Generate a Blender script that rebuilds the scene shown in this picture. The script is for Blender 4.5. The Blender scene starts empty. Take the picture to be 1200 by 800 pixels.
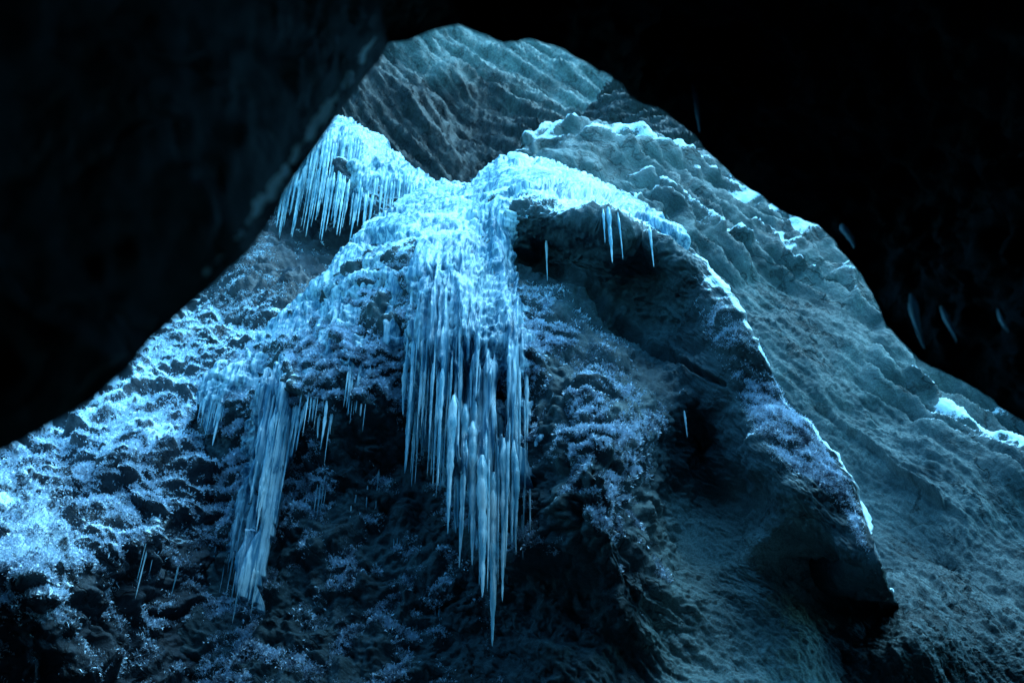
import bpy, math, random
import numpy as np
from mathutils import Vector
from mathutils.bvhtree import BVHTree

R = math.radians
SC = bpy.context.scene
random.seed(7)
RNG = np.random.default_rng(11)

# ------------------------------------------------------------------ camera
CAM = np.array((0.0, 0.0, 1.7))
PITCH = R(37)
LENS = 35.0
FPX = LENS / 36.0 * 1200.0
cd = bpy.data.cameras.new('camera'); cam = bpy.data.objects.new('camera', cd)
SC.collection.objects.link(cam); SC.camera = cam
cd.lens = LENS; cd.sensor_width = 36.0; cd.clip_start = 0.05; cd.clip_end = 500
cam.location = CAM; cam.rotation_euler = (R(90) + PITCH, 0, 0)
cd.dof.use_dof = True; cd.dof.focus_distance = 18.5; cd.dof.aperture_fstop = 1.15

# ------------------------------------------------------------------ light
SUN_EL, SUN_AZ = 68.0, 105.0          # azimuth clockwise from +Y: light falls from beyond, a little from the right
w = bpy.data.worlds.new('World'); SC.world = w; w.use_nodes = True
nt = w.node_tree; nt.nodes.clear()
wo = nt.nodes.new('ShaderNodeOutputWorld'); bg = nt.nodes.new('ShaderNodeBackground')
sky = nt.nodes.new('ShaderNodeTexSky'); sky.sky_type = 'NISHITA'; sky.sun_disc = False
sky.sun_elevation = R(SUN_EL); sky.sun_rotation = R(SUN_AZ)
tint = nt.nodes.new('ShaderNodeMix'); tint.data_type = 'RGBA'; tint.blend_type = 'MULTIPLY'
tint.inputs[0].default_value = 1.0; tint.inputs[7].default_value = (0.25, 0.84, 1.0, 1)
nt.links.new(sky.outputs[0], tint.inputs[6]); nt.links.new(tint.outputs[2], bg.inputs[0])
nt.links.new(bg.outputs[0], wo.inputs[0]); bg.inputs[1].default_value = 0.15
sd = bpy.data.lights.new('sun', 'SUN'); sun = bpy.data.objects.new('sun', sd); SC.collection.objects.link(sun)
sd.energy = 1.5; sd.angle = R(45); sd.color = (0.35, 0.72, 1.0)
sv = Vector((math.sin(R(SUN_AZ)) * math.cos(R(SUN_EL)), math.cos(R(SUN_AZ)) * math.cos(R(SUN_EL)), math.sin(R(SUN_EL))))
sun.rotation_euler = sv.to_track_quat('Z', 'Y').to_euler(); sun.location = sv * 40
vs = SC.view_settings
vs.view_transform = 'Standard'; vs.look = 'None'; vs.gamma = 1.0; vs.exposure = 2.25; vs.use_curve_mapping = False
SC.cycles.use_denoising = True
SC.cycles.max_bounces = 6; SC.cycles.diffuse_bounces = 3; SC.cycles.transmission_bounces = 4

# ------------------------------------------------------------------ maths helpers
cp, sp = math.cos(PITCH), math.sin(PITCH)
def ray(px, py):
    """world direction (not unit, forward depth 1) of the sight line at photo position (1200 x 800)"""
    a = (np.asarray(px, float) - 600) / FPX; b = (400 - np.asarray(py, float)) / FPX
    return np.stack([a, cp - b * sp, sp + b * cp], -1)
def at(px, py, Y):
    d = ray(px, py); return CAM + d * (np.asarray(Y, float) / d[..., 1])[..., None]
def project(P):
    q = np.asarray(P) - CAM
    z = q[..., 1] * cp + q[..., 2] * sp; y = -q[..., 1] * sp + q[..., 2] * cp
    return 600 + q[..., 0] / z * FPX, 400 - y / z * FPX
def drop(P, py2):
    """how far straight down from P one must go to arrive at picture height py2"""
    q = np.asarray(P) - CAM
    z0 = q[1] * cp + q[2] * sp; y0 = -q[1] * sp + q[2] * cp; v = (400 - py2) / FPX
    return (y0 - v * z0) / (cp - v * sp)

PERM = np.random.default_rng(3).permutation(256).astype(np.int64); PERM = np.concatenate([PERM, PERM, PERM])
GR = np.random.default_rng(4).normal(size=(256, 3)); GR /= np.linalg.norm(GR, axis=1)[:, None]
def noise(p):
    p = np.asarray(p, float); i = np.floor(p).astype(np.int64); f = p - i; i &= 255
    u = f * f * f * (f * (f * 6 - 15) + 10); out = 0
    for dx in (0, 1):
        wx = u[..., 0] if dx else 1 - u[..., 0]
        for dy in (0, 1):
            wy = u[..., 1] if dy else 1 - u[..., 1]
            for dz in (0, 1):
                wz = u[..., 2] if dz else 1 - u[..., 2]
                h = PERM[PERM[PERM[(i[..., 0] + dx) & 255] + ((i[..., 1] + dy) & 255)] + ((i[..., 2] + dz) & 255)]
                g = GR[h]
                out = out + wx * wy * wz * (g[..., 0] * (f[..., 0] - dx) + g[..., 1] * (f[..., 1] - dy) + g[..., 2] * (f[..., 2] - dz))
    return out * 1.5
def fbm(p, n=4, gain=0.5):
    s = 0; a = 1.0; q = np.asarray(p, float).copy()
    for _ in range(n):
        s = s + a * noise(q); q = q * 2.03 + 17.3; a *= gain
    return s
def billow(p, n=3, gain=0.55):          # rounded clumps with creases between
    s = 0; a = 1.0; q = np.asarray(p, float).copy()
    for _ in range(n):
        s = s + a * (np.abs(noise(q)) * 2 - 0.5); q = q * 2.1 + 9.1; a *= gain
    return s
def ridged(p, n=4, gain=0.5):
    s = 0; a = 1.0; q = np.asarray(p, float).copy()
    for _ in range(n):
        s = s + a * (0.5 - np.abs(noise(q)) * 2); q = q * 2.07 + 5.7; a *= gain
    return s
def rot_xz(p, deg):
    c, s = math.cos(R(deg)), math.sin(R(deg)); q = p.copy()
    q[..., 0] = c * p[..., 0] + s * p[..., 2]; q[..., 2] = -s * p[..., 0] + c * p[..., 2]
    return q
def smooth(a, b, x):
    t = np.clip((x - a) / (b - a), 0, 1); return t * t * (3 - 2 * t)
def terr(v, k, a=.3, b=.7):
    x = v * k; f = np.floor(x); return (f + smooth(a, b, x - f)) / k
def tps(pts, vals, X, Y, lam=0.001):
    P = np.array(pts, float) / 100; n = len(P); v = np.array(vals, float)
    def U(r2): return 0.5 * r2 * np.log(r2 + 1e-9)
    K = U(((P[:, None] - P[None]) ** 2).sum(-1)) + lam * np.eye(n)
    Q = np.hstack([np.ones((n, 1)), P]); A = np.block([[K, Q], [Q.T, np.zeros((3, 3))]])
    c = np.linalg.solve(A, np.concatenate([v, np.zeros(3)]))
    x = X / 100; y = Y / 100; out = c[n] + c[n + 1] * x + c[n + 2] * y
    for k in range(n): out = out + c[k] * U((x - P[k, 0]) ** 2 + (y - P[k, 1]) ** 2)
    return out
def soft(pts, vals, X, Y, s=45.0):
    num = 0; den = 1e-6
    for (a, b), v in zip(pts, vals):
        d2 = ((X - a) ** 2 + (Y - b) ** 2) / (s * s); wgt = 1 / (0.15 + d2) ** 2
        num = num + wgt * v; den = den + wgt
    return num / den
def seg_dist(X, Y, line):
    """distance to a polyline (x, y, width) divided by the local width"""
    best = np.full(np.shape(X), 1e9)
    for (x0, y0, w0), (x1, y1, w1) in zip(line[:-1], line[1:]):
        dx, dy = x1 - x0, y1 - y0; L = dx * dx + dy * dy + 1e-9
        t = np.clip(((X - x0) * dx + (Y - y0) * dy) / L, 0, 1)
        d = np.hypot(X - x0 - t * dx, Y - y0 - t * dy) / (w0 + (w1 - w0) * t)
        best = np.minimum(best, d)
    return best

# ------------------------------------------------------------------ object helpers
def link(o, parent=None):
    SC.collection.objects.link(o)
    if parent is not None: o.parent = parent
    return o
def tag(o, label=None, cat=None, group=None, kind=None):
    if label: o['label'] = label
    if cat: o['category'] = cat
    if group: o['group'] = group
    if kind: o['kind'] = kind
    return o
def mesh_np(name, V, F, mat, parent=None, attrs=None, flat=False):
    me = bpy.data.meshes.new(name)
    V = np.asarray(V, np.float32); F = np.asarray(F, np.int32); k = F.shape[1]
    me.vertices.add(len(V)); me.vertices.foreach_set('co', V.ravel())
    me.loops.add(F.size); me.loops.foreach_set('vertex_index', F.ravel())
    me.polygons.add(len(F)); me.polygons.foreach_set('loop_start', np.arange(0, F.size, k, dtype=np.int32))
    me.polygons.foreach_set('loop_total', np.full(len(F), k, np.int32))
    me.polygons.foreach_set('use_smooth', np.full(len(F), not flat, bool))
    me.update(calc_edges=True); me.validate()
    for an, av in (attrs or {}).items():
        a = me.attributes.new(an, 'FLOAT', 'POINT'); a.data.foreach_set('value', np.asarray(av, np.float32).ravel())
    me.materials.append(mat)
    return link(bpy.data.objects.new(name, me), parent)
def grid_faces(nr, nc):
    i = np.arange(nr - 1)[:, None] * nc + np.arange(nc - 1)[None]
    return np.stack([i, i + 1, i + nc + 1, i + nc], -1).reshape(-1, 4)
def grid_normals(P):
    du = np.gradient(P, axis=1); dv = np.gradient(P, axis=0); n = np.cross(du, dv)
    n /= np.linalg.norm(n, axis=-1, keepdims=True) + 1e-9
    return n

# ------------------------------------------------------------------ materials
def nodes(name):
    m = bpy.data.materials.new(name); m.use_nodes = True; t = m.node_tree; t.nodes.clear()
    out = t.nodes.new('ShaderNodeOutputMaterial'); b = t.nodes.new('ShaderNodeBsdfPrincipled')
    t.links.new(b.outputs[0], out.inputs[0]); return m, t, b, out
def N(t, kind, **kw):
    n = t.nodes.new(kind)
    for k, v in kw.items(): setattr(n, k, v)
    return n
def nz(t, coord, scale, detail=6, rough=0.55, dist=0.0, stretch=None, rotation=None):
    for key, val in (('Rotation', rotation), ('Scale', stretch)):
        if val is None: continue
        mp = N(t, 'ShaderNodeMapping'); t.links.new(coord, mp.inputs[0]); mp.inputs[key].default_value = val; coord = mp.outputs[0]
    n = N(t, 'ShaderNodeTexNoise'); t.links.new(coord, n.inputs['Vector'])
    n.inputs['Scale'].default_value = scale; n.inputs['Detail'].default_value = detail
    n.inputs['Roughness'].default_value = rough; n.inputs['Distortion'].default_value = dist
    return n.outputs[0]
def mth(t, op, a, b=None, c=None, clamp=False):
    n = N(t, 'ShaderNodeMath', operation=op); n.use_clamp = clamp
    for k, v in enumerate((a, b, c)):
        if v is None: continue
        if isinstance(v, (int, float)): n.inputs[k].default_value = v
        else: t.links.new(v, n.inputs[k])
    return n.outputs[0]
def remap(t, x, a, b, c=0.0, d=1.0):
    n = N(t, 'ShaderNodeMapRange', interpolation_type='SMOOTHSTEP'); t.links.new(x, n.inputs[0])
    for k, v in zip((1, 2, 3, 4), (a, b, c, d)): n.inputs[k].default_value = v
    return n.outputs[0]
def ramp(t, x, stops):
    n = N(t, 'ShaderNodeValToRGB'); t.links.new(x, n.inputs[0]); e = n.color_ramp.elements
    while len(e) < len(stops): e.new(0.5)
    for k, (p, c) in enumerate(stops): e[k].position = p; e[k].color = (*c, 1)
    return n.outputs[0]
def mixc(t, f, a, b):
    n = N(t, 'ShaderNodeMix', data_type='RGBA'); 
    for k, v in ((0, f), (6, a), (7, b)):
        if isinstance(v, (int, float)): n.inputs[k].default_value = v
        elif isinstance(v, tuple): n.inputs[k].default_value = (*v, 1)
        else: t.links.new(v, n.inputs[k])
    return n.outputs[2]
def rock_mat(name, dark, mid, pale, snow_at=0.75, snow_soft=0.3, tilt=-35, rough=0.6, bump=0.6, snow_col=(0.82, 0.9, 0.95), fine=9.0, wet=0.5, crack_scale=1.3, speck=1.7):
    m, t, b, out = nodes(name)
    geo = N(t, 'ShaderNodeNewGeometry'); pos = geo.outputs['Position']
    strat = nz(t, pos, 1.6, 8, 0.62, 0.6, (0.35, 0.6, 1.9), (0, R(tilt), 0))
    big = nz(t, pos, 0.35, 4, 0.6, 0.4)
    sm = nz(t, pos, fine, 5, 0.65)
    grit = nz(t, pos, fine * 3.2, 6, 0.75)
    mp1 = N(t, 'ShaderNodeMapping'); mp1.inputs['Rotation'].default_value = (0, R(tilt), 0); mp2 = N(t, 'ShaderNodeMapping'); mp2.inputs['Scale'].default_value = (0.5, 0.6, 1.8)
    wv = N(t, 'ShaderNodeVectorMath', operation='MULTIPLY_ADD'); nv = N(t, 'ShaderNodeTexNoise'); nv.inputs['Scale'].default_value = 2.0; nv.inputs['Detail'].default_value = 5
    t.links.new(pos, nv.inputs['Vector']); t.links.new(nv.outputs['Color'], wv.inputs[0]); wv.inputs[1].default_value = (1.3, 1.3, 1.3); t.links.new(pos, wv.inputs[2])
    t.links.new(wv.outputs[0], mp1.inputs[0]); t.links.new(mp1.outputs[0], mp2.inputs[0])
    vo = N(t, 'ShaderNodeTexVoronoi', feature='DISTANCE_TO_EDGE'); vo.inputs['Scale'].default_value = crack_scale; t.links.new(mp2.outputs[0], vo.inputs['Vector'])
    crack = remap(t, vo.outputs['Distance'], 0.0, 0.07)
    crack = mth(t, 'MAXIMUM', crack, remap(t, big, .46, .56))
    f = mth(t, 'ADD', mth(t, 'MULTIPLY', strat, 0.6), mth(t, 'MULTIPLY', big, 0.4))
    col = ramp(t, f, [(0.36, dark), (0.5, mid), (0.63, pale)])
    col = mixc(t, remap(t, sm, 0.35, 0.7, 0.0, 0.55), col, dark)
    col = mixc(t, remap(t, grit, 0.38, 0.62, 0.0, 0.6), col, dark)
    col = mixc(t, mth(t, 'MULTIPLY_ADD', crack, -.7, .7), col, (dark[0] * .4, dark[1] * .4, dark[2] * .4))
    sep = N(t, 'ShaderNodeSeparateXYZ'); t.links.new(geo.outputs['Normal'], sep.inputs[0])
    at_ = N(t, 'ShaderNodeAttribute', attribute_name='snow')
    s1 = nz(t, pos, 2.2, 6, 0.7); s2 = nz(t, pos, 16.0, 6, 0.8)
    lvl = mth(t, 'ADD', sep.outputs[2], at_.outputs['Fac'])
    lvl = mth(t, 'ADD', lvl, mth(t, 'MULTIPLY_ADD', s1, 0.9, -0.45))
    lvl = mth(t, 'ADD', lvl, mth(t, 'MULTIPLY_ADD', s2, speck, -speck / 2))
    mask = remap(t, lvl, snow_at, snow_at + snow_soft)
    scol = mixc(t, s1, snow_col, (snow_col[0] * 0.75, snow_col[1] * 0.88, snow_col[2] * 0.97))
    tn = N(t, 'ShaderNodeAttribute', attribute_name='tone')
    pc = ramp(t, f, [(0.36, (0.13, 0.2, 0.2)), (0.5, (0.3, 0.41, 0.4)), (0.63, (0.44, 0.54, 0.52))])
    pc = mixc(t, remap(t, grit, 0.36, 0.64, 0.0, 0.6), pc, (0.07, 0.09, 0.095)); pc = mixc(t, mth(t, 'MULTIPLY_ADD', crack, -.4, .4), pc, dark)
    t.links.new(mixc(t, mask, mixc(t, tn.outputs['Fac'], col, pc), scol), b.inputs['Base Color'])
    t.links.new(mth(t, 'MULTIPLY_ADD', sm, 0.35, rough - 0.2), b.inputs['Roughness'])
    b.inputs['Specular IOR Level'].default_value = wet
    h = mth(t, 'ADD', mth(t, 'MULTIPLY', strat, 1.0), mth(t, 'MULTIPLY_ADD', sm, 0.4, mth(t, 'MULTIPLY', grit, 0.3)))
    h = mth(t, 'ADD', h, mth(t, 'MULTIPLY', crack, 0.3))
    h = mth(t, 'ADD', h, mth(t, 'MULTIPLY', mask, 0.15))
    bp = N(t, 'ShaderNodeBump'); bp.inputs['Strength'].default_value = bump; bp.inputs['Distance'].default_value = 0.12
    t.links.new(h, bp.inputs['Height']); t.links.new(bp.outputs[0], b.inputs['Normal'])
    return m
def ice_mat(name, col=(0.5, 0.7, 0.8), deep=(0.05, 0.2, 0.32), rough=0.22, trans=0.3, streak=(9, 9, 0.6), snow=0.55):
    m, t, b, out = nodes(name)
    geo = N(t, 'ShaderNodeNewGeometry'); pos = geo.outputs['Position']
    st = nz(t, pos, 1.4, 6, 0.65, 0.3, streak)
    fr = nz(t, pos, 18.0, 4, 0.7); lg = nz(t, pos, 1.3, 5, 0.6)
    sep = N(t, 'ShaderNodeSeparateXYZ'); t.links.new(geo.outputs['Normal'], sep.inputs[0])
    c = mixc(t, remap(t, mth(t, 'ADD', st, mth(t, 'MULTIPLY_ADD', lg, .5, -.25)), 0.4, 0.6), deep, col)
    lv = mth(t, 'ADD', sep.outputs[2], mth(t, 'ADD', mth(t, 'MULTIPLY_ADD', fr, .5, -0.25), mth(t, 'MULTIPLY_ADD', lg, 1.3, -0.65)))
    mask = remap(t, lv, snow - 0.1, snow + 0.15)
    c = mixc(t, mask, c, mixc(t, remap(t, lg, .4, .65), (0.62, 0.74, 0.84), (0.9, 0.95, 0.98)))
    t.links.new(c, b.inputs['Base Color'])
    t.links.new(remap(t, mask, 0, 1, rough, 0.7), b.inputs['Roughness'])
    h = mth(t, 'ADD', mth(t, 'MULTIPLY', st, 1.0), mth(t, 'MULTIPLY', fr, 0.15))
    bp = N(t, 'ShaderNodeBump'); bp.inputs['Strength'].default_value = 0.6; bp.inputs['Distance'].default_value = 0.06
    t.links.new(h, bp.inputs['Height']); t.links.new(bp.outputs[0], b.inputs['Normal'])
    tr = N(t, 'ShaderNodeBsdfTranslucent'); t.links.new(c, tr.inputs[0])
    ms = N(t, 'ShaderNodeMixShader'); ms.inputs[0].default_value = trans
    t.links.new(b.outputs[0], ms.inputs[1]); t.links.new(tr.outputs[0], ms.inputs[2]); t.links.new(ms.outputs[0], out.inputs[0])
    return m
M_MAIN = rock_mat('buttress rock', (0.014, 0.03, 0.037), (0.042, 0.078, 0.092), (0.08, 0.135, 0.15), 0.95, 0.25, wet=.3)
M_SLOPE = rock_mat('mossy rock', (0.009, 0.015, 0.024), (0.024, 0.038, 0.052), (0.055, 0.08, 0.1), 0.72, 0.3, wet=.3, speck=.9)
M_RIGHT = rock_mat('grey green rock', (0.014, 0.034, 0.04), (0.055, 0.09, 0.098), (0.14, 0.18, 0.18), 1.4, 0.25, tilt=-64, bump=1.0, crack_scale=.8, wet=.15)
M_BACK = rock_mat('far rock', (0.006, 0.009, 0.011), (0.02, 0.027, 0.03), (0.06, 0.068, 0.07), 2.3, 0.4, tilt=-62, fine=1.6, bump=1.0, crack_scale=.5, wet=.08)
M_LEDGE = rock_mat('dark layered rock', (0.012, 0.02, 0.024), (0.035, 0.052, 0.058), (0.08, 0.11, 0.12), 1.25, 0.3, tilt=20, wet=.2)
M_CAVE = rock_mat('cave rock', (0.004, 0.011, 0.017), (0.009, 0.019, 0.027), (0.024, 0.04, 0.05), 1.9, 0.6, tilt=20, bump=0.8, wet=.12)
M_ICE = ice_mat('waterfall ice')
M_ICICLE = ice_mat('icicle ice', (0.78, 0.9, 0.95), (0.22, 0.48, 0.6), 0.1, 0.42, (7, 7, 1.3), 0.8)
M_DIMICE = ice_mat('dim icicle ice', (0.5, 0.7, 0.8), (0.3, 0.5, 0.6), 0.2, 0.35, (6, 6, 0.8), 1.2)

# ------------------------------------------------------------------ rock masses
def sheet(name, mat, crest, table, xs, y_bot, step, disp, back=(7.0, 5.0), cap=26, s_soft=45.0, ground=True, tone=None, extra=None):
    cx = [c[0] for c in crest]; cy = [c[1] for c in crest]
    cr = np.interp(xs, cx, cy); k = np.hanning(9); k /= k.sum()
    cr = np.convolve(np.pad(cr, 4, mode='edge'), k, 'valid')
    n = int((y_bot - min(cr)) / step)
    tt = np.linspace(0, 1, n)[:, None]
    PY = y_bot + (cr[None] - y_bot) * tt; PX = np.repeat(xs[None], n, 0)
    pts = [(a[0], a[1]) for a in table]
    Yv = tps(pts, [a[2] for a in table], PX, PY)
    P = at(PX, PY, Yv)
    tp = P[-1]; rows = []
    for j in range(1, cap + 1):                       # the top rolls over and runs back and down behind the crest
        u = j / cap; rows.append(tp + np.stack([np.zeros(len(xs)), back[0] * u ** 1.5 + 0 * tp[:, 0], -back[1] * u ** (2.2 if back[1] > 0 else 1.5) + 0 * tp[:, 0]], -1))
    low = []
    if ground:
        for j in range(14, 0, -1):                     # the foot runs down to the gorge floor
            u = (j / 14) ** 1.6; q = P[0].copy(); q[:, 2] = P[0][:, 2] * (1 - u) + (-0.6) * u; low.append(q)
    P = np.concatenate([np.array(low).reshape(-1, len(xs), 3), P, np.array(rows)], 0)
    nl = len(low)
    px2 = np.concatenate([np.repeat(PX[:1], nl, 0), PX, np.repeat(PX[-1:], cap, 0)], 0)
    py2 = np.concatenate([np.repeat(PY[:1], nl, 0), PY, np.repeat(PY[-1:], cap, 0)], 0)
    sn = soft(pts, [a[3] for a in table], px2, py2, s_soft); lu = soft(pts, [a[4] for a in table], px2, py2, s_soft)
    sn = np.where(sn > 0, sn * 1.25 + (0.22 if name in ('left_cliff', 'buttress') else 0.0) * smooth(0, .15, sn), sn)
    nrm = grid_normals(P)
    if nrm[nl + n // 2, len(xs) // 2, 1] > 0: nrm = -nrm
    smoothP = P.copy()
    if extra: sn = sn + extra(px2, py2, P)
    P = P + nrm * disp(P, lu, px2, py2)[..., None]
    o = mesh_np(name, P.reshape(-1, 3), grid_faces(P.shape[0], P.shape[1]), mat, attrs={'snow': sn, 'tone': tone(px2, py2, P) if tone else 0 * sn})
    o['kind'] = 'structure'
    return o, P, smoothP, nrm, px2, py2, (sn, lu)

def xspace(a, b, step): return np.arange(a, b + step, step)

# --- far wall, beyond everything
def d_back(P, lu, X, Y):
    q = rot_xz(P, -62) * np.array([0.25, 0.2, 1.2])
    return 1.2 * fbm(P * 0.1, 3) + 0.75 * terr(fbm(q * 0.4 * np.array([.6, 1, 1.6]), 6, .62), 5) + 0.22 * ridged(q * np.array([.5, .6, 1.5]), 5, .65) * smooth(-.6, .5, fbm(P * .15 + 8, 2)) + 0.07 * fbm(P * 2.0, 5, 0.75)
back_t = [(300, 300, 36, -.1, 1), (560, 220, 36, -.2, 1), (700, 220, 36, -.2, 1), (420, 100, 40, -.1, 1), (560, 100, 43, 0, 1), (700, 80, 42, 0.1, 1),
          (500, -60, 50, .1, 1), (700, -60, 50, .1, 1), (250, 0, 44, 0, 1), (900, 200, 37, 0, 1), (900, 0, 46, 0, 1), (1000, -80, 52, 0, 1)]
sheet('far_cliff', M_BACK, [(100, -90), (1100, -90)], back_t, xspace(200, 1000, 2.0), 330, 2.0, d_back, back=(14, 2),
      tone=lambda X, Y, P: smooth(130, 60, Y + 40 * fbm(P * .15, 3) - (X - 560) * .25) * smooth(430, 520, X) * .55)

# --- dark layered ledge between the far wall and the right wall
def d_ledge(P, lu, X, Y):
    q = rot_xz(P, -20) * np.array([0.4, 0.6, 2.2])
    return 0.4 * fbm(P * 0.3, 3) + 0.45 * ridged(q * 0.8, 4, 0.55) + 0.06 * fbm(P * 4, 3)
ledge_t = [(650, 230, 30, -.2, 1), (740, 200, 29, 0, 1), (735, 105, 31, 0, 1), (800, 180, 28, 0.1, 1), (840, 200, 27.5, .2, 1), (900, 260, 26.5, .1, 1), (1000, 330, 26, .1, 1),
           (690, 150, 32, -.2, 1), (1000, 200, 29, .1, 1), (900, 140, 30, 0, 1)]
sheet('upper_ledge', M_LEDGE, [(640, 260), (680, 165), (705, 110), (725, 92), (745, 100), (790, 125), (830, 150), (900, 170), (1100, 260)], ledge_t, xspace(660, 1080, 2.0), 420, 2.0, d_ledge)

# --- right wall
def right_ledges(X, Y, P):
    wx, wy = X + 10 * fbm(P * .5, 3), Y + 14 * fbm(P * .45 + 9, 4, .6); d = 9.0
    for ln in ([(605, 172, 7), (640, 152, 8), (700, 158, 8), (760, 178, 9), (820, 215, 9), (900, 250, 9), (980, 300, 8)], [(735, 212, 5), (800, 240, 8), (850, 285, 7), (890, 300, 3)], [(690, 215, 3), (760, 250, 5), (800, 285, 4)],
               [(880, 268, 4), (930, 300, 7), (985, 340, 6), (1030, 400, 4)], [(1060, 450, 4), (1110, 488, 8), (1160, 520, 11), (1230, 560, 11)], [(1080, 430, 4), (1150, 480, 6), (1220, 520, 8)], [(960, 480, 2), (1040, 540, 4), (1100, 600, 3)]):
        d = np.minimum(d, seg_dist(wx, wy, ln))
    return d
def d_right(P, lu, X, Y):
    q = rot_xz(P, -64) * np.array([0.22, 0.15, 1.15]) + fbm(P * 0.5, 2)[..., None] * 0.2
    strat = fbm(q * 0.8, 6, 0.6); tv = q[..., 2] * 1.3 + 0.8 * fbm(P * 0.35, 3); fr = tv - np.floor(tv)
    ter = smooth(0, .75, fr) - smooth(.8, 1.0, fr)                     # bedding ledges with a sharp lower lip
    slab = smooth(880, 700, X + .5 * (Y - 200)) * smooth(300, 230, Y)                    # the rounded slab at the top is smoother, with a few big joints
    blk = billow(P * .45 + 4, 2) * .28 * slab
    big = fbm(P * 0.16 + 2, 2)
    return 0.5 * fbm(P * 0.22, 3) + (1 - .7 * slab) * (0.17 * terr(strat, 5) + 0.06 * terr(fbm(q * 2.6 + 3, 4, .6), 3)) + .26 * (1 - smooth(0, 1.3, right_ledges(X, Y, P))) + blk + smooth(.75, 1.0, lu) * 0.36 * ter + 0.035 * fbm(P * 4.5, 5, 0.75)

right_t = [(560, 300, 26, 0, .7), (600, 200, 25, -.1, .7), (640, 148, 25.8, .6, .8), (600, 178, 25.2, .5, .8), (620, 172, 24.2, .1, .8), (640, 190, 23.6, .1, .8), (700, 210, 22.9, .1, .8), (690, 165, 23.8, .3, .8), (720, 154, 25.6, .6, .8), (760, 168, 25.2, .6, .9),
           (800, 195, 25.2, .5, 1), (790, 225, 23, .3, 1), (800, 250, 22.2, .5, 1), (850, 290, 21.8, .2, 1), (860, 215, 24.8, .45, 1), (920, 250, 23.8, .5, 1), (930, 300, 21.6, .55, 1), (870, 285, 22, .7, 1),
           (900, 350, 20.6, -.1, .6), (980, 400, 19.8, -.05, .6), (1000, 320, 22, .3, 1), (1050, 430, 19.8, .2, 1), (950, 450, 19.2, -.3, .6), (1050, 520, 18.6, -.35, .8),
           (1100, 470, 19.6, .3, 1), (1100, 490, 18.9, .9, 1), (1150, 515, 18.7, .75, 1), (1200, 540, 18.2, .75, 1), (1200, 500, 19.8, .2, 1), (1130, 560, 17.5, -.1, .8), (1200, 620, 17, -.1, .8),
           (1050, 620, 17.4, -.4, .8), (1130, 680, 15.9, -.35, .7), (1200, 740, 15.2, -.3, .7), (1060, 740, 14.4, -.5, .3), (980, 800, 14.8, -.5, .3), (1000, 600, 18.2, -.4, .6), (1150, 800, 14.8, -.4, .6), (1060, 810, 14.7, -.4, .6),
           (1000, 860, 14.3, -.4, .3), (1000, 750, 14.9, -.4, .3), (1030, 700, 15.6, -.4, .3), (1300, 640, 17, 0, .8), (1300, 860, 15, -.3, .8), (700, 400, 23, 0, .6), (700, 800, 20, 0, .5), (1350, 520, 19.5, .2, 1)]
sheet('right_cliff', M_RIGHT, [(500, 330), (560, 235), (580, 190), (605, 160), (640, 142), (680, 143), (720, 150), (760, 162), (800, 185), (850, 205), (900, 230), (950, 250), (1000, 275),
      (1050, 330), (1100, 400), (1200, 450), (1400, 540)], right_t, xspace(540, 1360, 1.7), 870, 1.7, d_right, extra=lambda X, Y, P: (.7 + .5 * fbm(P * .9, 3)) * (1 - smooth(.2, 1.1, right_ledges(X, Y, P))) * smooth(640, 540, Y) ,
      tone=lambda X, Y, P: np.clip(.06 + .28 * fbm(P * .35, 3) + .3 * smooth(860, 700, X + .5 * (Y - 200)) * smooth(300, 230, Y) - .18 * smooth(560, 700, Y) + .25 * smooth(760, 830, Y), 0, 1))

# --- left slope under the ice curtain, down to the snowy bulge
def d_left(P, lu, X, Y):
    return 0.5 * fbm(P * 0.3, 3) + lu * (0.24 * billow(P * 1.1 + fbm(P * 0.9, 2)[..., None] * 0.5, 2) + 0.075 * billow(P * 3.6 + fbm(P * 2.3, 2)[..., None] * 0.3, 2, .45)) + 0.02 * fbm(P * 12, 2)
left_t = [(-150, 100, 22, 0, .8), (200, 120, 24, 0, .8), (330, 180, 22.5, .1, .8), (395, 140, 22.5, .5, .5), (400, 180, 21, .2, .5), (400, 290, 21.8, -.5, .8), (340, 290, 21.2, -.5, .8),
          (450, 175, 23, .5, .5), (470, 230, 21.5, .3, .5), (520, 222, 22.5, .5, .5), (500, 260, 21.5, .2, .5), (600, 300, 22, 0, .5), (550, 500, 20, 0, .5),
          (290, 320, 19.8, -.1, 1), (370, 340, 19.6, -.4, 1), (220, 370, 18.8, .2, 1), (320, 400, 17.8, .3, 1), (230, 440, 17.2, .3, 1), (150, 440, 17.3, .3, 1), (400, 420, 18, 0, 1),
          (100, 495, 15.9, .35, 1), (130, 510, 15.2, .5, 1), (180, 540, 15.0, .3, 1), (210, 600, 15.1, .2, 1), (60, 540, 15.3, .1, 1), (90, 590, 15.0, -.1, 1), (0, 560, 15.2, .1, 1),
          (0, 600, 13.9, .5, 1), (40, 645, 13.0, .7, .8), (10, 660, 12.8, .6, .8), (60, 690, 13.0, .2, 1), (110, 620, 14.2, .2, 1), (120, 690, 14.3, -.1, 1), (0, 740, 13.2, -.1, 1),
          (60, 780, 13.8, -.3, 1), (160, 740, 14.9, -.4, 1), (230, 680, 15.6, -.2, 1), (250, 800, 15.6, -.4, .8), (0, 860, 13.9, -.4, .8), (-150, 560, 14.5, .2, 1), (-150, 700, 12.5, .2, 1), (-150, 860, 12.8, -.3, 1), (450, 800, 18, 0, .5)]
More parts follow.
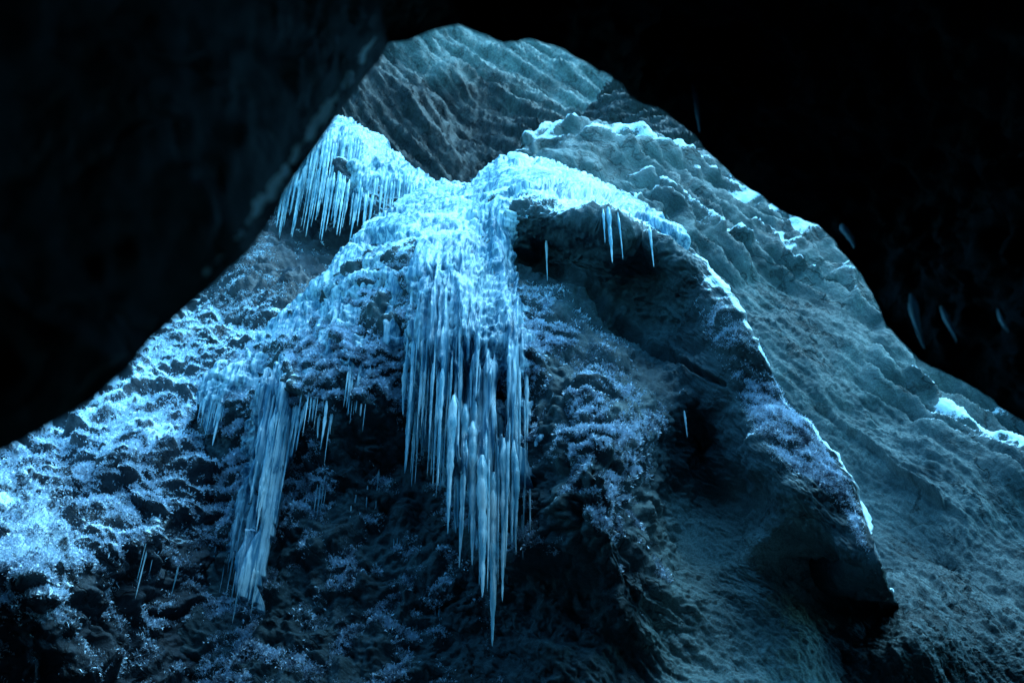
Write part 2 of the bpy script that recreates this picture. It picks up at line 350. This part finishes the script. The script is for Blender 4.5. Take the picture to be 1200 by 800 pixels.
left_o = sheet('left_cliff', M_SLOPE, [(-200, 60), (200, 90), (330, 130), (375, 152), (395, 137), (420, 145), (440, 160), (455, 182), (480, 197), (505, 216), (530, 224), (560, 226), (700, 300)],
      left_t, xspace(-150, 640, 1.5), 870, 1.5, d_left)

# --- central buttress that carries the frozen waterfall
def d_main(P, lu, X, Y):
    lump = 0.2 * billow(P * 1.3 + fbm(P * 1.0, 2)[..., None] * 0.5, 2) + 0.07 * billow(P * 3.8 + fbm(P * 2.3, 2)[..., None] * 0.3, 2, .45) + 0.015 * fbm(P * 12, 2)
    q = rot_xz(P, -38) * np.array([0.45, 0.8, 1.3])
    edge = smooth(0, 26, Y - np.interp(X, [c[0] for c in main_crest], [c[1] for c in main_crest]))
    edge = np.maximum(np.maximum(edge, .35), smooth(800, 700, X))
    hard = (0.3 + 0.7 * edge) * (0.22 * terr(fbm(q * 0.9, 5, 0.6), 4) + 0.035 * fbm(P * 5, 5, 0.75))
    crack = seg_dist(X + 5 * fbm(P * 1.2, 2), Y + 6 * fbm(P * 1.5 + 7, 2), [(606, 300, 9), (640, 322, 12), (690, 338, 8), (730, 375, 6), (790, 425, 6), (850, 452, 3)])
    hard = hard - 0.45 * (1 - smooth(0, 1.4, crack))
    hard = hard * (1 - .45 * smooth(800, 850, X)) + .035 * fbm(rot_xz(P, -60) * np.array([2, 4, 9]), 4, .7) * smooth(800, 850, X)
    return (0.3 + 0.7 * edge) * 0.28 * fbm(P * 0.4, 3) + lu * lump + (1.1 - np.clip(lu, 0, 1)) * hard
main_t = [(560, 214, 17.6, .8, .2), (600, 190, 17.6, .8, .2), (640, 193, 17.4, .8, .2), (600, 215, 16, .8, .2), (650, 220, 15.2, .8, .2), (700, 222, 16.2, .8, .2), (750, 248, 15.2, .8, .2), (480, 240, 17, .8, .2),
          (520, 255, 15.8, .9, .2), (440, 265, 16.2, .8, .3), (470, 275, 15, .5, .5), (420, 300, 15.2, .4, .6), (560, 270, 15, .7, .2),
          (610, 245, 14.3, .3, .1), (650, 237, 14.0, .4, .1), (690, 247, 13.8, .4, .1), (730, 260, 13.8, .4, .1), (770, 270, 13.9, .4, .1), (805, 296, 13.9, .3, .1),
          (630, 275, 14.5, -.4, .1), (690, 285, 14.25, -.6, .1), (750, 300, 14.2, -.8, 0), (800, 330, 14.0, -.8, 0), (600, 280, 14.6, .1, .4),
          (640, 325, 15.1, -.5, .3), (690, 330, 14.8, -.6, .2), (750, 380, 14.9, -.8, 0), (810, 390, 14.5, -.8, 0), (640, 345, 14.4, 0, .8), (700, 375, 14.5, -.1, .5), (720, 420, 14.1, -.1, .6), (770, 440, 14.4, -.4, .4),
          (600, 360, 14.0, .3, .5), (640, 400, 13.7, .3, .8), (700, 460, 13.3, .1, .9), (760, 500, 13.5, 0, .7), (620, 460, 13.6, 0, 1), (650, 540, 13.0, -.1, 1), (720, 560, 12.9, -.15, 1), (640, 600, 13.2, -.5, 1), (740, 620, 13.1, -.4, .9),
          (760, 690, 13.5, -.6, .7), (680, 690, 13.8, -1, .4), (640, 760, 14.0, -.7, .3), (740, 780, 13.9, -.8, .3),
          (540, 300, 14.2, .5, .3), (530, 400, 13.6, .2, .5), (550, 500, 14.2, -.2, .6), (560, 620, 14.7, -.7, .7), (560, 780, 14.6, -.4, .5),
          (450, 330, 14.4, .3, 1), (450, 400, 14.0, .2, 1), (420, 330, 14.6, .5, 1), (390, 400, 14.4, .35, 1), (480, 450, 14.2, -.1, 1), (430, 470, 14.2, -.2, 1), (400, 360, 14.7, .4, .8), (360, 400, 14.8, .6, .8), (340, 450, 14.4, .4, 1), (300, 430, 15, .7, .7), (265, 460, 14.9, .7, .8),
          (240, 520, 15.2, -.3, .8), (320, 520, 15.1, -.1, .8), (400, 540, 14.8, -.5, .8), (460, 560, 14.9, -.5, .8), (300, 600, 15.2, -.2, .8), (400, 640, 14.9, -.5, .8), (480, 700, 14.6, -.4, .7), (300, 720, 15.2, -.5, .6), (400, 780, 14.6, -.3, .6), (250, 780, 14.8, -.3, .7), (480, 800, 14.4, -.3, .6),
          (830, 325, 13.9, .6, .1), (860, 365, 13.3, .2, .2), (900, 440, 13.4, .2, .2), (940, 500, 13.2, .2, .2), (975, 545, 13.0, .3, .1), (1010, 610, 12.8, .2, .1), (1040, 690, 12.8, .3, .1),
          (860, 420, 13.5, .35, .3), (900, 500, 13.1, .35, .3), (930, 540, 12.9, .3, .3), (840, 470, 13.9, -.4, .4), (815, 480, 14.2, -.1, .5), (820, 520, 15.0, -.8, .2), (790, 540, 14.6, -.6, .3), (860, 590, 14.6, -.8, .2), (880, 550, 13.3, -.3, .3),
          (900, 640, 13.7, -.6, .2), (940, 620, 13.1, -.5, .2), (985, 655, 13.0, -.5, .2), (920, 655, 14.3, -.8, .2), (955, 672, 14.6, -.8, .2), (990, 690, 14.7, -.8, .2), (1018, 703, 14.9, -.8, .2), (1050, 712, 15.5, -.8, .2), (920, 690, 14.5, -.9, .1), (1000, 716, 15.1, -.9, .1), (950, 700, 14.8, -.9, .1), (1035, 715, 14.8, -.9, .1), (800, 620, 14.9, -.5, .1), (840, 700, 14.4, -.5, .1), (900, 770, 14.0, -.5, .1), (800, 760, 13.9, -.5, .1), (1000, 780, 14.9, -.6, .1), (960, 800, 14.3, -.6, .1), (1060, 760, 15.6, -.7, .1), (1100, 820, 15.8, -.6, .1),
          (780, 870, 13.2, -.5, .2), (900, 870, 13.4, -.5, .2), (1000, 870, 14.0, -.5, .1), (150, 870, 15, 0, .5), (150, 650, 16.4, 0, .5)]
main_crest = [(60, 890), (110, 760), (150, 640), (185, 540), (212, 485), (235, 455), (260, 430), (300, 400), (340, 365), (375, 330), (400, 295), (425, 270), (450, 252), (480, 236), (520, 222), (555, 214), (570, 198), (600, 185), (640, 190),
              (680, 204), (710, 220), (740, 240), (780, 262), (810, 290), (830, 315), (860, 355), (890, 410), (915, 455), (945, 495), (975, 530), (1000, 570), (1020, 620), (1040, 685), (1052, 705), (1075, 760), (1095, 830), (1120, 868)]
main_o, MP, MS, MN, MX, MY, (SN_M, LU_M) = sheet('buttress', M_MAIN, main_crest, main_t, xspace(120, 1118, 1.45), 870, 1.5, d_main, back=(7, -2.9),
      extra=lambda X, Y, P: (.55 + .9 * fbm(P * 1.4, 3)) * smooth(800, 830, X) * (1 - smooth(0, 6, Y - np.interp(X, [c[0] for c in main_crest], [c[1] for c in main_crest]))),
      tone=lambda X, Y, P: smooth(745, 800, X + 30 * fbm(P * .6, 3)) * smooth(540, 640, Y + (X - 800) * -.15 + 25 * fbm(P * .8, 3)) * .95 * (1 - smooth(930, 980, X) * smooth(800, 770, Y)) + .12 * smooth(820, 860, X) * smooth(620, 560, Y))  # pale rock of the hollow, lifted further in place of missing sky light

# ------------------------------------------------------------------ cave mouth round the camera
outline = [(-30, 545, 2.1), (20, 522, 2.1), (60, 500, 2.1), (110, 470, 2.1), (150, 435, 2.1), (180, 395, 2.15), (215, 365, 2.2), (260, 325, 2.25), (292, 298, 2.3), (322, 250, 2.4), (345, 205, 2.5), (375, 165, 2.6), (400, 130, 2.7),
           (428, 92, 2.8), (447, 68, 2.9), (455, 50, 3.0), (478, 46, 3.0), (505, 36, 3.0), (535, 28, 3.0), (560, 38, 3.1), (590, 50, 3.1), (620, 46, 3.2), (660, 60, 3.3), (700, 82, 3.5), (722, 95, 3.7), (745, 118, 4.0), (780, 128, 4.3), (805, 150, 4.6), (835, 182, 4.8), (862, 210, 5),
           (890, 228, 5.2), (925, 252, 5.4), (955, 262, 5.5), (985, 292, 5.6), (1008, 318, 5.7), (1022, 345, 5.8), (1040, 380, 5.8), (1062, 402, 5.8), (1090, 428, 5.8), (1118, 440, 5.8), (1145, 455, 5.8), (1172, 478, 5.8), (1210, 500, 5.8),
           (1300, 600, 5.6), (1400, 800, 5), (1350, 1150, 4), (1000, 1350, 3.4), (600, 1400, 3), (200, 1350, 2.8), (-150, 1150, 2.5), (-260, 850, 2.3), (-200, 650, 2.2)]
oa = np.array(outline + outline[:1], float)
L = np.concatenate([[0], np.cumsum(np.hypot(np.diff(oa[:, 0]), np.diff(oa[:, 1])))])
NS = 900
u = np.linspace(0, L[-1], NS, endpoint=False)
ox, oy, oY = (np.interp(u, L, oa[:, k]) for k in range(3))
E = at(ox, oy, oY)
ctr = np.array([600, 620.0])
ang = np.arctan2(-(oy - ctr[1]), ox - ctr[0])
Bk = np.stack([np.cos(ang) * 2.6 + 0.0, np.full(NS, -3.0), np.maximum(1.6 + np.sin(ang) * 2.4, -0.4)], -1)
rings = [np.stack([np.full(NS, 0.0), np.full(NS, -3.6), np.full(NS, 1.6)], -1)]
NR = 150
for j in range(NR):
    s = 1 - j / (NR - 1)
    s = s ** 1.5
    mid = np.where(np.cos(ang) < -.1, .15, 1.0)[:, None] * np.stack([np.cos(ang) * 0.9, np.zeros(NS), np.sin(ang) * 0.9], -1) * math.sin(math.pi * min(1, s ** .7)) * 1.2
    rings.append(E * (1 - s) + Bk * s + mid)
for j in range(1, 41):                                  # outer face: unseen near side of the gorge, height shaped to limit sky light
    s = j / 40; kx = 1 + 0.35 * min(1, s * 3)
    qx, qy = ctr[0] + (ox - ctr[0]) * kx, ctr[1] + (oy - ctr[1]) * kx
    Yo = oY + (7.2 - oY) * min(1, s * 3) ** 1.2
    Q = at(qx, np.minimum(qy, 1350), Yo)
    if s > 1 / 3:
        g = (s - 1 / 3) * 1.5; far = np.stack([np.cos(ang) * 34, np.full(NS, 7.2), np.where(np.sin(ang) > 0, 1 + np.sin(ang) * 13, np.sin(ang) * 30)], -1)
        Q = Q * (1 - g ** 1.5) + far * g ** 1.5
    rings.append(Q)
CV = np.array(rings); CV = np.concatenate([CV, CV[:, :1]], 1)
cn = grid_normals(CV); toc = CAM + np.array([0, 0.5, .5]) - CV
cn *= np.sign((cn * toc).sum(-1, keepdims=True) + 1e-9) * 1.0
amt = np.linspace(0, 1, len(rings))
dd = 0.10 * ridged(CV * 0.9, 4, .6) + 0.05 * billow(CV * 3.2, 3) + 0.02 * fbm(CV * 9, 3) - 0.02
dd *= np.where(CV[..., :1] < 0, .35, 1.0)[..., 0]
dd *= np.clip(np.linalg.norm(CV - CAM, axis=-1) / 3.0, 0.2, 2.0)[...]
rimw = np.exp(-((np.arange(len(rings)) - NR) / 12.0) ** 2)[:, None]
dd = dd * (1 - 0.9 * rimw)
CV = CV + cn * dd[..., None]; CV[:, -1] = CV[:, 0]
cpx, cpy = project(CV); front = ((CV - CAM)[..., 1] * cp + (CV - CAM)[..., 2] * sp) > .4
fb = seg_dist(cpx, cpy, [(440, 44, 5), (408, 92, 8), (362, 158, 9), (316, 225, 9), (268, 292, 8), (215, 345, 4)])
painted_sheen = np.where(front & (np.arange(len(CV))[:, None] <= NR + 1), 3.0 * (1 - smooth(.0, 1.5, fb + .75 * fbm(CV * 7, 5, .8))), 0)  # wet, lit sheen on the left rim, painted as a pale streak
cave = mesh_np('cave', CV.reshape(-1, 3), grid_faces(*CV.shape[:2]), M_CAVE, attrs={'snow': painted_sheen})
cave['kind'] = 'structure'

# ------------------------------------------------------------------ gorge floor
gx, gy = np.meshgrid(np.linspace(-45, 45, 160), np.linspace(-6, 60, 120))
GP = np.stack([gx, gy, np.zeros_like(gx)], -1); GP[..., 2] = -0.3 + 0.35 * fbm(GP * 0.3, 4)
g = mesh_np('ground', GP.reshape(-1, 3), grid_faces(*gx.shape), M_LEDGE, attrs={'snow': np.full(gx.shape, .1)}); g['kind'] = 'structure'

# ------------------------------------------------------------------ frozen waterfall
def ice_body(name, P, nrm, px, py, lines, parent, thick=0.34, ridge=0.09, wobble=0.3, mat=None):
    d = np.full(px.shape, 9.0)
    for ln in lines: d = np.minimum(d, seg_dist(px, py, ln))
    wob = wobble * fbm(P * 1.5, 4, .65)
    th = thick * (1 - smooth(0.2, 1.15, d + wob)) - 0.06
    q = P * np.array([3.4, 1.6, 0.5]); flat = np.abs(nrm[..., 2:3])
    rd = 1.3 * ridged(q, 4, .65) * (1 - flat[..., 0]) + 0.5 * billow(P * 1.8, 2) * flat[..., 0]
    th = th + smooth(0, .12, th) * ridge * rd + 0.008 * fbm(P * 9, 2)
    V = P + nrm * th[..., None]
    F = grid_faces(*px.shape); ok = (th.ravel()[F] > -0.05).any(1) & (d.ravel()[F] < 1.9).any(1)
    F = F[ok]; used = np.unique(F); mp = -np.ones(V.shape[0] * V.shape[1], np.int64); mp[used] = np.arange(len(used))
    return mesh_np(name, V.reshape(-1, 3)[used], mp[F], mat or M_ICE, parent)

def icicle_mesh(name, length, r, sides=7, lean=0.0, seed=0):
    rr = random.Random(seed); n = 26; V = []; F = []
    ph = rr.uniform(0, 6); ph2 = rr.uniform(0, 6); bx = rr.uniform(-.5, .5) * r; 
    for i in range(n + 1):
        t = i / n
        rad = r * ((1 - t) ** 0.75 * 0.93 + 0.07) * (1 + 0.14 * math.sin(t * length * 9 + ph) + 0.13 * math.sin(t * length * 23 + ph2) + rr.uniform(-.1, .1))
        rad *= min(1, .3 + t * length * 3.0 + t * 1.5)
        if i == n: rad = r * 0.03
        ox_ = bx * math.sin(t * 3 + ph) ; oy_ = bx * .6 * math.cos(t * 4 + ph2)
        for k in range(sides):
            a = 2 * math.pi * k / sides + t * 1.2
            e = 1 + 0.22 * math.sin(a * 2 + ph)
            V.append((ox_ + math.cos(a) * rad * e, oy_ + math.sin(a) * rad / e, -t * length))
    for i in range(n):
        for k in range(sides):
            a, b = i * sides + k, i * sides + (k + 1) % sides
            F.append((a, b, b + sides, a + sides))
    return V, F
def bvh_of(*obs):
    V = []; F = []
    for o in obs:
        me = o.data; b = len(V); co = np.empty(len(me.vertices) * 3, np.float32); me.vertices.foreach_get('co', co)
        V += co.reshape(-1, 3).tolist(); lp = np.empty(len(me.loops), np.int32); me.loops.foreach_get('vertex_index', lp)
        F += (lp.reshape(-1, 4) + b).tolist()
    return BVHTree.FromPolygons(V, F)

def empty(name, loc):
    o = bpy.data.objects.new(name, None); o.location = loc; o.empty_display_size = .3; return link(o)

def hang(bvh, px, py0, py1, wpx, parent=None, name='icicle', off=0.05, mat=None, Y=None, seed=None):
    if Y is None:
        d = ray(px, py0); h = bvh.ray_cast(Vector(CAM), Vector(d).normalized())
        if h[0] is None: return None
        P = np.array(h[0]) + np.array([0, -off, 0.04])
    else: P = at(px, py0, Y)
    Lm = float(drop(P, py1))
    if off < .04: P = P + np.array([0, .05, 0])
    z = (P - CAM)[1] * cp + (P - CAM)[2] * sp
    if Lm <= 0.02: return None
    V, F = icicle_mesh(name, Lm, wpx * z / FPX, seed=seed if seed is not None else random.randint(0, 99999))
    base = np.array(parent.location) if parent is not None else P
    if parent is not None: V = [(a + P[0] - base[0], b + P[1] - base[1], c + P[2] - base[2]) for a, b, c in V]
    o = mesh_np(name, np.array(V), np.array(F), mat or M_ICICLE, parent)
    if parent is None: o.location = P
    return o

def local(o, par):
    """shift a mesh built in world coordinates into its parent's frame"""
    me = o.data; co = np.empty(len(me.vertices) * 3, np.float32); me.vertices.foreach_get('co', co)
    co = co.reshape(-1, 3) - np.array(par.location, np.float32); me.vertices.foreach_set('co', co.ravel()); me.update()

main_lines = [
    [(480, 245, 22), (530, 242, 26), (590, 215, 26), (650, 208, 20), (700, 225, 14), (760, 256, 10), (805, 290, 5)],
    [(440, 270, 14), (500, 262, 22), (560, 250, 26)],
    [(535, 265, 42), (528, 340, 44), (545, 430, 56), (553, 510, 50), (568, 570, 36), (576, 640, 18)],
    [(590, 250, 20), (585, 320, 20), (600, 400, 22), (605, 480, 16)],
    [(500, 280, 24), (500, 400, 22), (494, 480, 16), (500, 520, 8)],
    [(470, 262, 10), (520, 300, 20)]]
def hanging_body(name, xr, yr, y_hang, lines, parent, tpts, fr_x, fr_y, rise=95):
    gx_, gy_ = np.meshgrid(np.arange(xr[0], xr[1], 1.2), np.arange(yr[0], yr[1], 1.3))
    plumb = lambda y: cp - (400 - y) / FPX * sp                                     # columns follow the plumb line
    gx_ = 600 + (gx_ - 600) * plumb(gy_) / plumb(yr[0])
    Yb = tps([(a[0], a[1]) for a in tpts], [a[2] for a in tpts], gx_, gy_)
    k = int((y_hang - yr[0]) / 1.3); Yb[k:] = np.minimum.accumulate(Yb[k:], 0)       # below the lip the ice hangs plumb
    kk = np.hanning(21); kk /= kk.sum(); Yb = np.apply_along_axis(lambda v: np.convolve(np.pad(v, 10, mode='edge'), kk, 'valid'), 1, Yb)
    P = at(gx_, gy_, Yb - .22); n = grid_normals(P); n *= np.sign((n * (CAM - P)).sum(-1, keepdims=True))
    d = np.full(gx_.shape, 9.0)
    for ln in lines: d = np.minimum(d, seg_dist(gx_ + 5 * fbm(P * np.array([3, 3, .6]), 2), gy_, ln))
    col = (fbm(np.stack([P[..., 0] * 7, P[..., 0] * 0, P[..., 2] * .12], -1), 3))
    lim = np.interp(gx_, fr_x, fr_y) - rise + 70 * col
    d = d + .75 * smooth(.12, .5, fbm(np.stack([P[..., 0] * 3.4, P[..., 0] * 0 + 3, P[..., 2] * .4], -1), 3)) * smooth(300, 360, gy_)
    ok_ = (d < 1.0) & (gy_ < lim)
    rib = ridged(P * np.array([4.5, .8, .35]) , 3, .6) * .15 + .06 * ridged(P * np.array([13, 2, .6]), 2) + .13 * fbm(P * np.array([1.2, 1, .5]), 3) + .05 * billow(P * np.array([3.5, 3, 1.2]), 3) * smooth(480, 330, gy_)
    V = P + n * (rib - .3 * smooth(.6, 1.0, d) - .15 * smooth(-25, 0, gy_ - lim))[..., None]
    F = grid_faces(*gx_.shape); F = F[ok_.ravel()[F].all(1)]; used = np.unique(F); mp = -np.ones(gx_.size, np.int64); mp[used] = np.arange(len(used))
    V = V.reshape(-1, 3)[used]; F = mp[F]
    # a back skin and a rim close the slab
    e = np.concatenate([F[:, [0, 1]], F[:, [1, 2]], F[:, [2, 3]], F[:, [3, 0]]]); key = np.sort(e, 1); kid = key[:, 0] * len(V) + key[:, 1]
    _, inv, c = np.unique(kid, return_inverse=True, return_counts=True); be = e[c[inv.ravel()] == 1]; m = len(V)
    V2 = np.concatenate([V, V + np.array([0, .16, 0])]); F2 = np.concatenate([F, F[:, ::-1] + m, np.stack([be[:, 1], be[:, 0], be[:, 0] + m, be[:, 1] + m], 1)])
    return mesh_np(name, V2, F2, M_ICE, parent)
fr_x = [440, 478, 490, 500, 512, 522, 532, 545, 555, 565, 578, 588, 597, 606, 614, 621, 660]
fr_y = [500, 555, 575, 520, 560, 600, 620, 655, 660, 690, 757, 700, 655, 625, 660, 640, 600]
wf = empty('frozen_waterfall', at(540, 300, 14.0))
tag(wf, 'large pale blue frozen waterfall pouring over the middle of the buttress', 'frozen waterfall')
body = ice_body('ice_body', MS, MN, MX, MY, main_lines, wf, thick=.24, wobble=.7, ridge=.07)
body_h = hanging_body('hanging_ice', (440, 650), (290, 720), 330, [[(528, 300, 34), (525, 400, 50), (548, 470, 62), (556, 520, 60), (566, 600, 46), (576, 700, 30)], [(600, 330, 14), (597, 480, 16), (602, 560, 8)]], wf, main_t, fr_x, fr_y)
BV_WF = bvh_of(body, body_h, main_o); local(body, wf); local(body_h, wf)
left_lines = [[(430, 275, 12), (395, 318, 20), (350, 378, 26), (300, 420, 24), (250, 466, 20)], [(440, 300, 16), (400, 350, 24), (390, 420, 20)], [(460, 330, 14), (455, 400, 10)],
              [(345, 430, 26), (310, 470, 20), (300, 560, 22), (282, 640, 16)], [(420, 400, 16), (425, 440, 10)], [(250, 470, 12), (245, 500, 5)]]
lf = empty('frozen_drapery', at(320, 430, 14.6))
tag(lf, 'smaller dim blue ice drapery trailing down the left flank of the buttress', 'frozen drapery')
body2 = ice_body('ice_body', MS, MN, MX, MY, left_lines, lf, thick=0.17, ridge=0.09, wobble=.95); body2h = hanging_body('hanging_ice', (235, 400), (425, 740), 450, [[(326, 440, 22), (312, 490, 18), (298, 560, 15), (286, 640, 12), (276, 710, 8)]], lf, main_t, [235, 250, 265, 280, 295, 310, 330, 365], [690, 730, 752, 765, 745, 730, 700, 690], 60)
BV_LF = bvh_of(body2, body2h, main_o); local(body2, lf); local(body2h, lf)
_, LP, LS, LN, LX, LY, (SN_L, LU_L) = left_o
cur = empty('ice_curtain', at(420, 200, 20.5))
tag(cur, 'bright ice curtain with hanging icicles on the upper left ledge', 'ice curtain')
cur_lines = [[(350, 200, 16), (395, 155, 18), (430, 175, 26), (460, 205, 24), (500, 228, 20), (545, 235, 14)], [(420, 200, 24), (425, 240, 18)], [(340, 225, 16), (390, 225, 16)]]
body3 = ice_body('ice_body', LS, LN, LX, LY, cur_lines, cur, thick=0.45, ridge=0.1); BV_CU = bvh_of(body3, left_o[0]); local(body3, cur)

rnd = random.Random(5); cnt = 0
for k in range(56):
    x = 476 + (k + rnd.random()) / 56 * 145
    yb = float(np.interp(x, fr_x, fr_y)) - rnd.random() ** 1.8 * 120
    hang(BV_WF, x, rnd.uniform(yb - 170, yb - 40), yb, rnd.choice([1.1, 1.5, 2, 2.8, 4.2]), wf, off=rnd.uniform(.0, .1)); cnt += 1
for x, y0, y1, wp in ((579, 560, 757, 7), (567, 540, 700, 6.5), (590, 520, 705, 5.5), (556, 500, 662, 6), (545, 480, 665, 5), (532, 470, 625, 5.5), (605, 480, 650, 4.5), (612, 500, 655, 3.5)):
    hang(BV_WF, x, y0, y1, wp, wf, off=.1)
for k in range(30):
    x = rnd.uniform(478, 612); y0 = rnd.uniform(285, 520)
    hang(BV_WF, x, y0, y0 + rnd.uniform(30, 90), rnd.uniform(1.2, 3.0), wf, off=.03)
# left drapery
for (xa, xb, ya, yb, la, lb, n) in ((236, 264, 462, 475, 25, 60, 10), (318, 352, 460, 500, 40, 120, 14), (262, 304, 590, 670, 50, 90, 26), (296, 322, 540, 600, 50, 100, 10), (408, 442, 415, 445, 30, 75, 14), (350, 392, 455, 490, 20, 70, 12), (190, 232, 625, 655, 30, 60, 12)):
    for k in range(n):
        x = xa + (k + rnd.random()) / n * (xb - xa); y0 = rnd.uniform(ya, yb)
        hang(BV_LF, x, y0, y0 + rnd.uniform(la, lb) * rnd.choice([.5, .8, 1]), rnd.choice([.8, 1.2, 1.8, 2.6]), lf, off=.03)
# upper left curtain
for k in range(34):
    x = 328 + (k + rnd.random()) / 34 * 82; y0 = np.interp(x, [328, 360, 400, 412], [218, 205, 215, 220]) + rnd.uniform(-6, 6)
    hang(BV_CU, x, y0, y0 + rnd.uniform(28, 70), rnd.uniform(1.2, 2.4), cur, off=.25)
for (xa, xb, ya, yb, la, lb, n) in ((365, 425, 158, 180, 35, 70, 20), (395, 440, 215, 235, 30, 60, 12), (440, 510, 205, 225, 20, 40, 22)):
    for k in range(n):
        x = xa + (k + rnd.random()) / n * (xb - xa); y0 = rnd.uniform(ya, yb)
        hang(BV_CU, x, y0, y0 + rnd.uniform(la, lb), rnd.uniform(1.2, 2.6), cur, off=.2)

# single icicles under the snowy lip of the dark hood
BV_M = bvh_of(main_o)
for lab, x, y0, y1, wp in (('longest icicle under the snowy lip above the dark rock face', 712, 250, 308, 3.2), ('short icicle right beside the longest one under the snowy lip', 706, 252, 285, 2.2),
                           ('thin icicle hanging just right of the longest one on the snowy lip', 724, 256, 304, 1.8), ('lone icicle on the lip between the hood and the buttress crest', 760, 270, 313, 2.4),
                           ('thin icicle on the left part of the dark hood', 640, 285, 330, 2.0), ('small icicle at the mouth of the dark hollow in the buttress', 801, 488, 512, 1.8)):
    o = hang(BV_M, x, y0, y1, wp, off=.12)
    if o: tag(o, lab, 'icicle', 'single icicles on the buttress')
for lab, x0, y0, sx in (('short thin icicle in the dark hollow close left of the main icefall', 445, 560, 14), ('thin dim icicle on dark rock below the small hanging cluster', 412, 590, 14), ('faint thin icicle low on the dark rock left of the longest icicle tip', 470, 640, 14),
                       ('faint icicle at the bottom between the drapery and the longest icicle tip', 511, 715, 8), ('thin icicle on dark rock just right of the left ice drapery', 378, 560, 12), ('thin icicle under a snowy lump at the lower left', 182, 640, 10), ('thin icicle left of the ice drapery foot', 208, 655, 9)):
    for k in range(5 if x0 > 240 else 3):
        o = hang(BV_M if x0 > 240 else BV_CU, x0 + rnd.uniform(-sx, sx), y0 + rnd.uniform(-16, 16), y0 + rnd.uniform(28, 62), rnd.uniform(.7, 1.4), off=.03)
        if o: tag(o, lab, 'icicle', lab.replace('icicle', 'icicles'))
# blurred icicles on the cave roof
for lab, x, y0, y1, wp, Y in (('tall blurred icicle hanging from the cave roof above the upper ledge', 811, 100, 156, 4.800000000000001, 4.3), ('blurred icicle beside the lit edge of the right cliff', 990, 262, 292, 6.0, 5.0),
                           ('longest blurred icicle on the dark cave wall at the right', 1066, 345, 408, 6.8999999999999995, 4.6), ('second blurred icicle right of the longest on the cave wall', 1105, 358, 402, 5.4, 4.6),
                           ('faint icicle near the right border of the cave wall', 1170, 362, 390, 4.5, 4.6), ('blurred icicle at the tip of the dark cave rock on the left', 22, 520, 550, 3, 2.6)):
    o = hang(None, x, y0, y1, wp, mat=M_DIMICE, Y=Y)
    tag(o, lab, 'icicle', 'icicles on the cave mouth')

# ------------------------------------------------------------------ frosted moss: sprigs growing on the lumpy rock
def sprigs(name, P, attr_snow, attr_lump, X, Y, n, mat, label, seed, lo=0.45, size=1.0):
    g = np.random.default_rng(seed)
    nrm = grid_normals(P); nrm *= np.sign((nrm * (CAM - P)).sum(-1, keepdims=True))
    wgt = np.clip(attr_lump - lo, 0, 1) * smooth(-.35, .5, nrm[..., 2]) * (np.clip(fbm(P * .8 + 3, 3) + .55, 0, 1.2)) * ((X > -40) & (X < 1240) & (Y < 840) & (Y > 120))
    wgt *= smooth(0.25, 0.6, attr_snow * .5 + .5 + .5 * fbm(P * 1.7, 3))
    idx = g.choice(P.shape[0] * P.shape[1], n, p=(wgt / wgt.sum()).ravel())
    p = P.reshape(-1, 3)[idx] + g.normal(size=(n, 3)) * .02; m = nrm.reshape(-1, 3)[idx]
    d = m * .7 + np.array([0, -.15, .25]) + g.normal(size=(n, 3)) * .45; d /= np.linalg.norm(d, axis=1)[:, None]
    sd_ = np.cross(d, g.normal(size=(n, 3))); sd_ /= np.linalg.norm(sd_, axis=1)[:, None]
    ln = size * g.uniform(.014, .05, (n, 1)) * np.exp(.25 * g.normal(size=(n, 1))); wd = ln * g.uniform(.12, .3, (n, 1))
    mid = p + d * ln * .55
    V = np.stack([p - d * .02, mid + sd_ * wd, p + d * ln + np.array([0, 0, -.25]) * ln, mid - sd_ * wd], 1).reshape(-1, 3)
    o = mesh_np(name, V, np.arange(4 * n).reshape(-1, 4), mat)
    tag(o, label, 'frosted moss', kind='stuff')
def frost_mat():
    m, t, b, out = nodes('frosted moss'); geo = N(t, 'ShaderNodeNewGeometry')
    f = nz(t, geo.outputs['Position'], 3.5, 5, .7); f2 = nz(t, geo.outputs['Position'], 30, 2, .6)
    c = mixc(t, remap(t, mth(t, 'ADD', f, mth(t, 'MULTIPLY', f2, .5)), .55, .8), (0.05, 0.07, 0.11), (0.72, 0.83, 0.96))
    t.links.new(c, b.inputs['Base Color']); b.inputs['Roughness'].default_value = .45
    return m
M_FROST = frost_mat()
sprigs('frosted_moss', LP, SN_L, LU_L, LX, LY, 330000, M_FROST, 'frosted moss and grass covering the left slope', 1)
sprigs('frosted_moss', MP, SN_M, LU_M, MX, MY, 330000, M_FROST, 'frosted moss clumps on the lumpy flanks of the central buttress', 2)
band = 1.3 * (1 - smooth(.2, 1.1, seg_dist(MX, MY, [(815, 335, 8), (850, 380, 20), (885, 450, 30), (925, 515, 34), (960, 550, 22), (995, 600, 8), (1025, 665, 4)])))
sprigs('hoarfrost', MP, SN_M * 0 + .6, band, MX, MY, 60000, M_FROST, 'fine hoarfrost crust along the right edge of the buttress', 3, lo=.1, size=.55)
print('objects', len(bpy.data.objects))
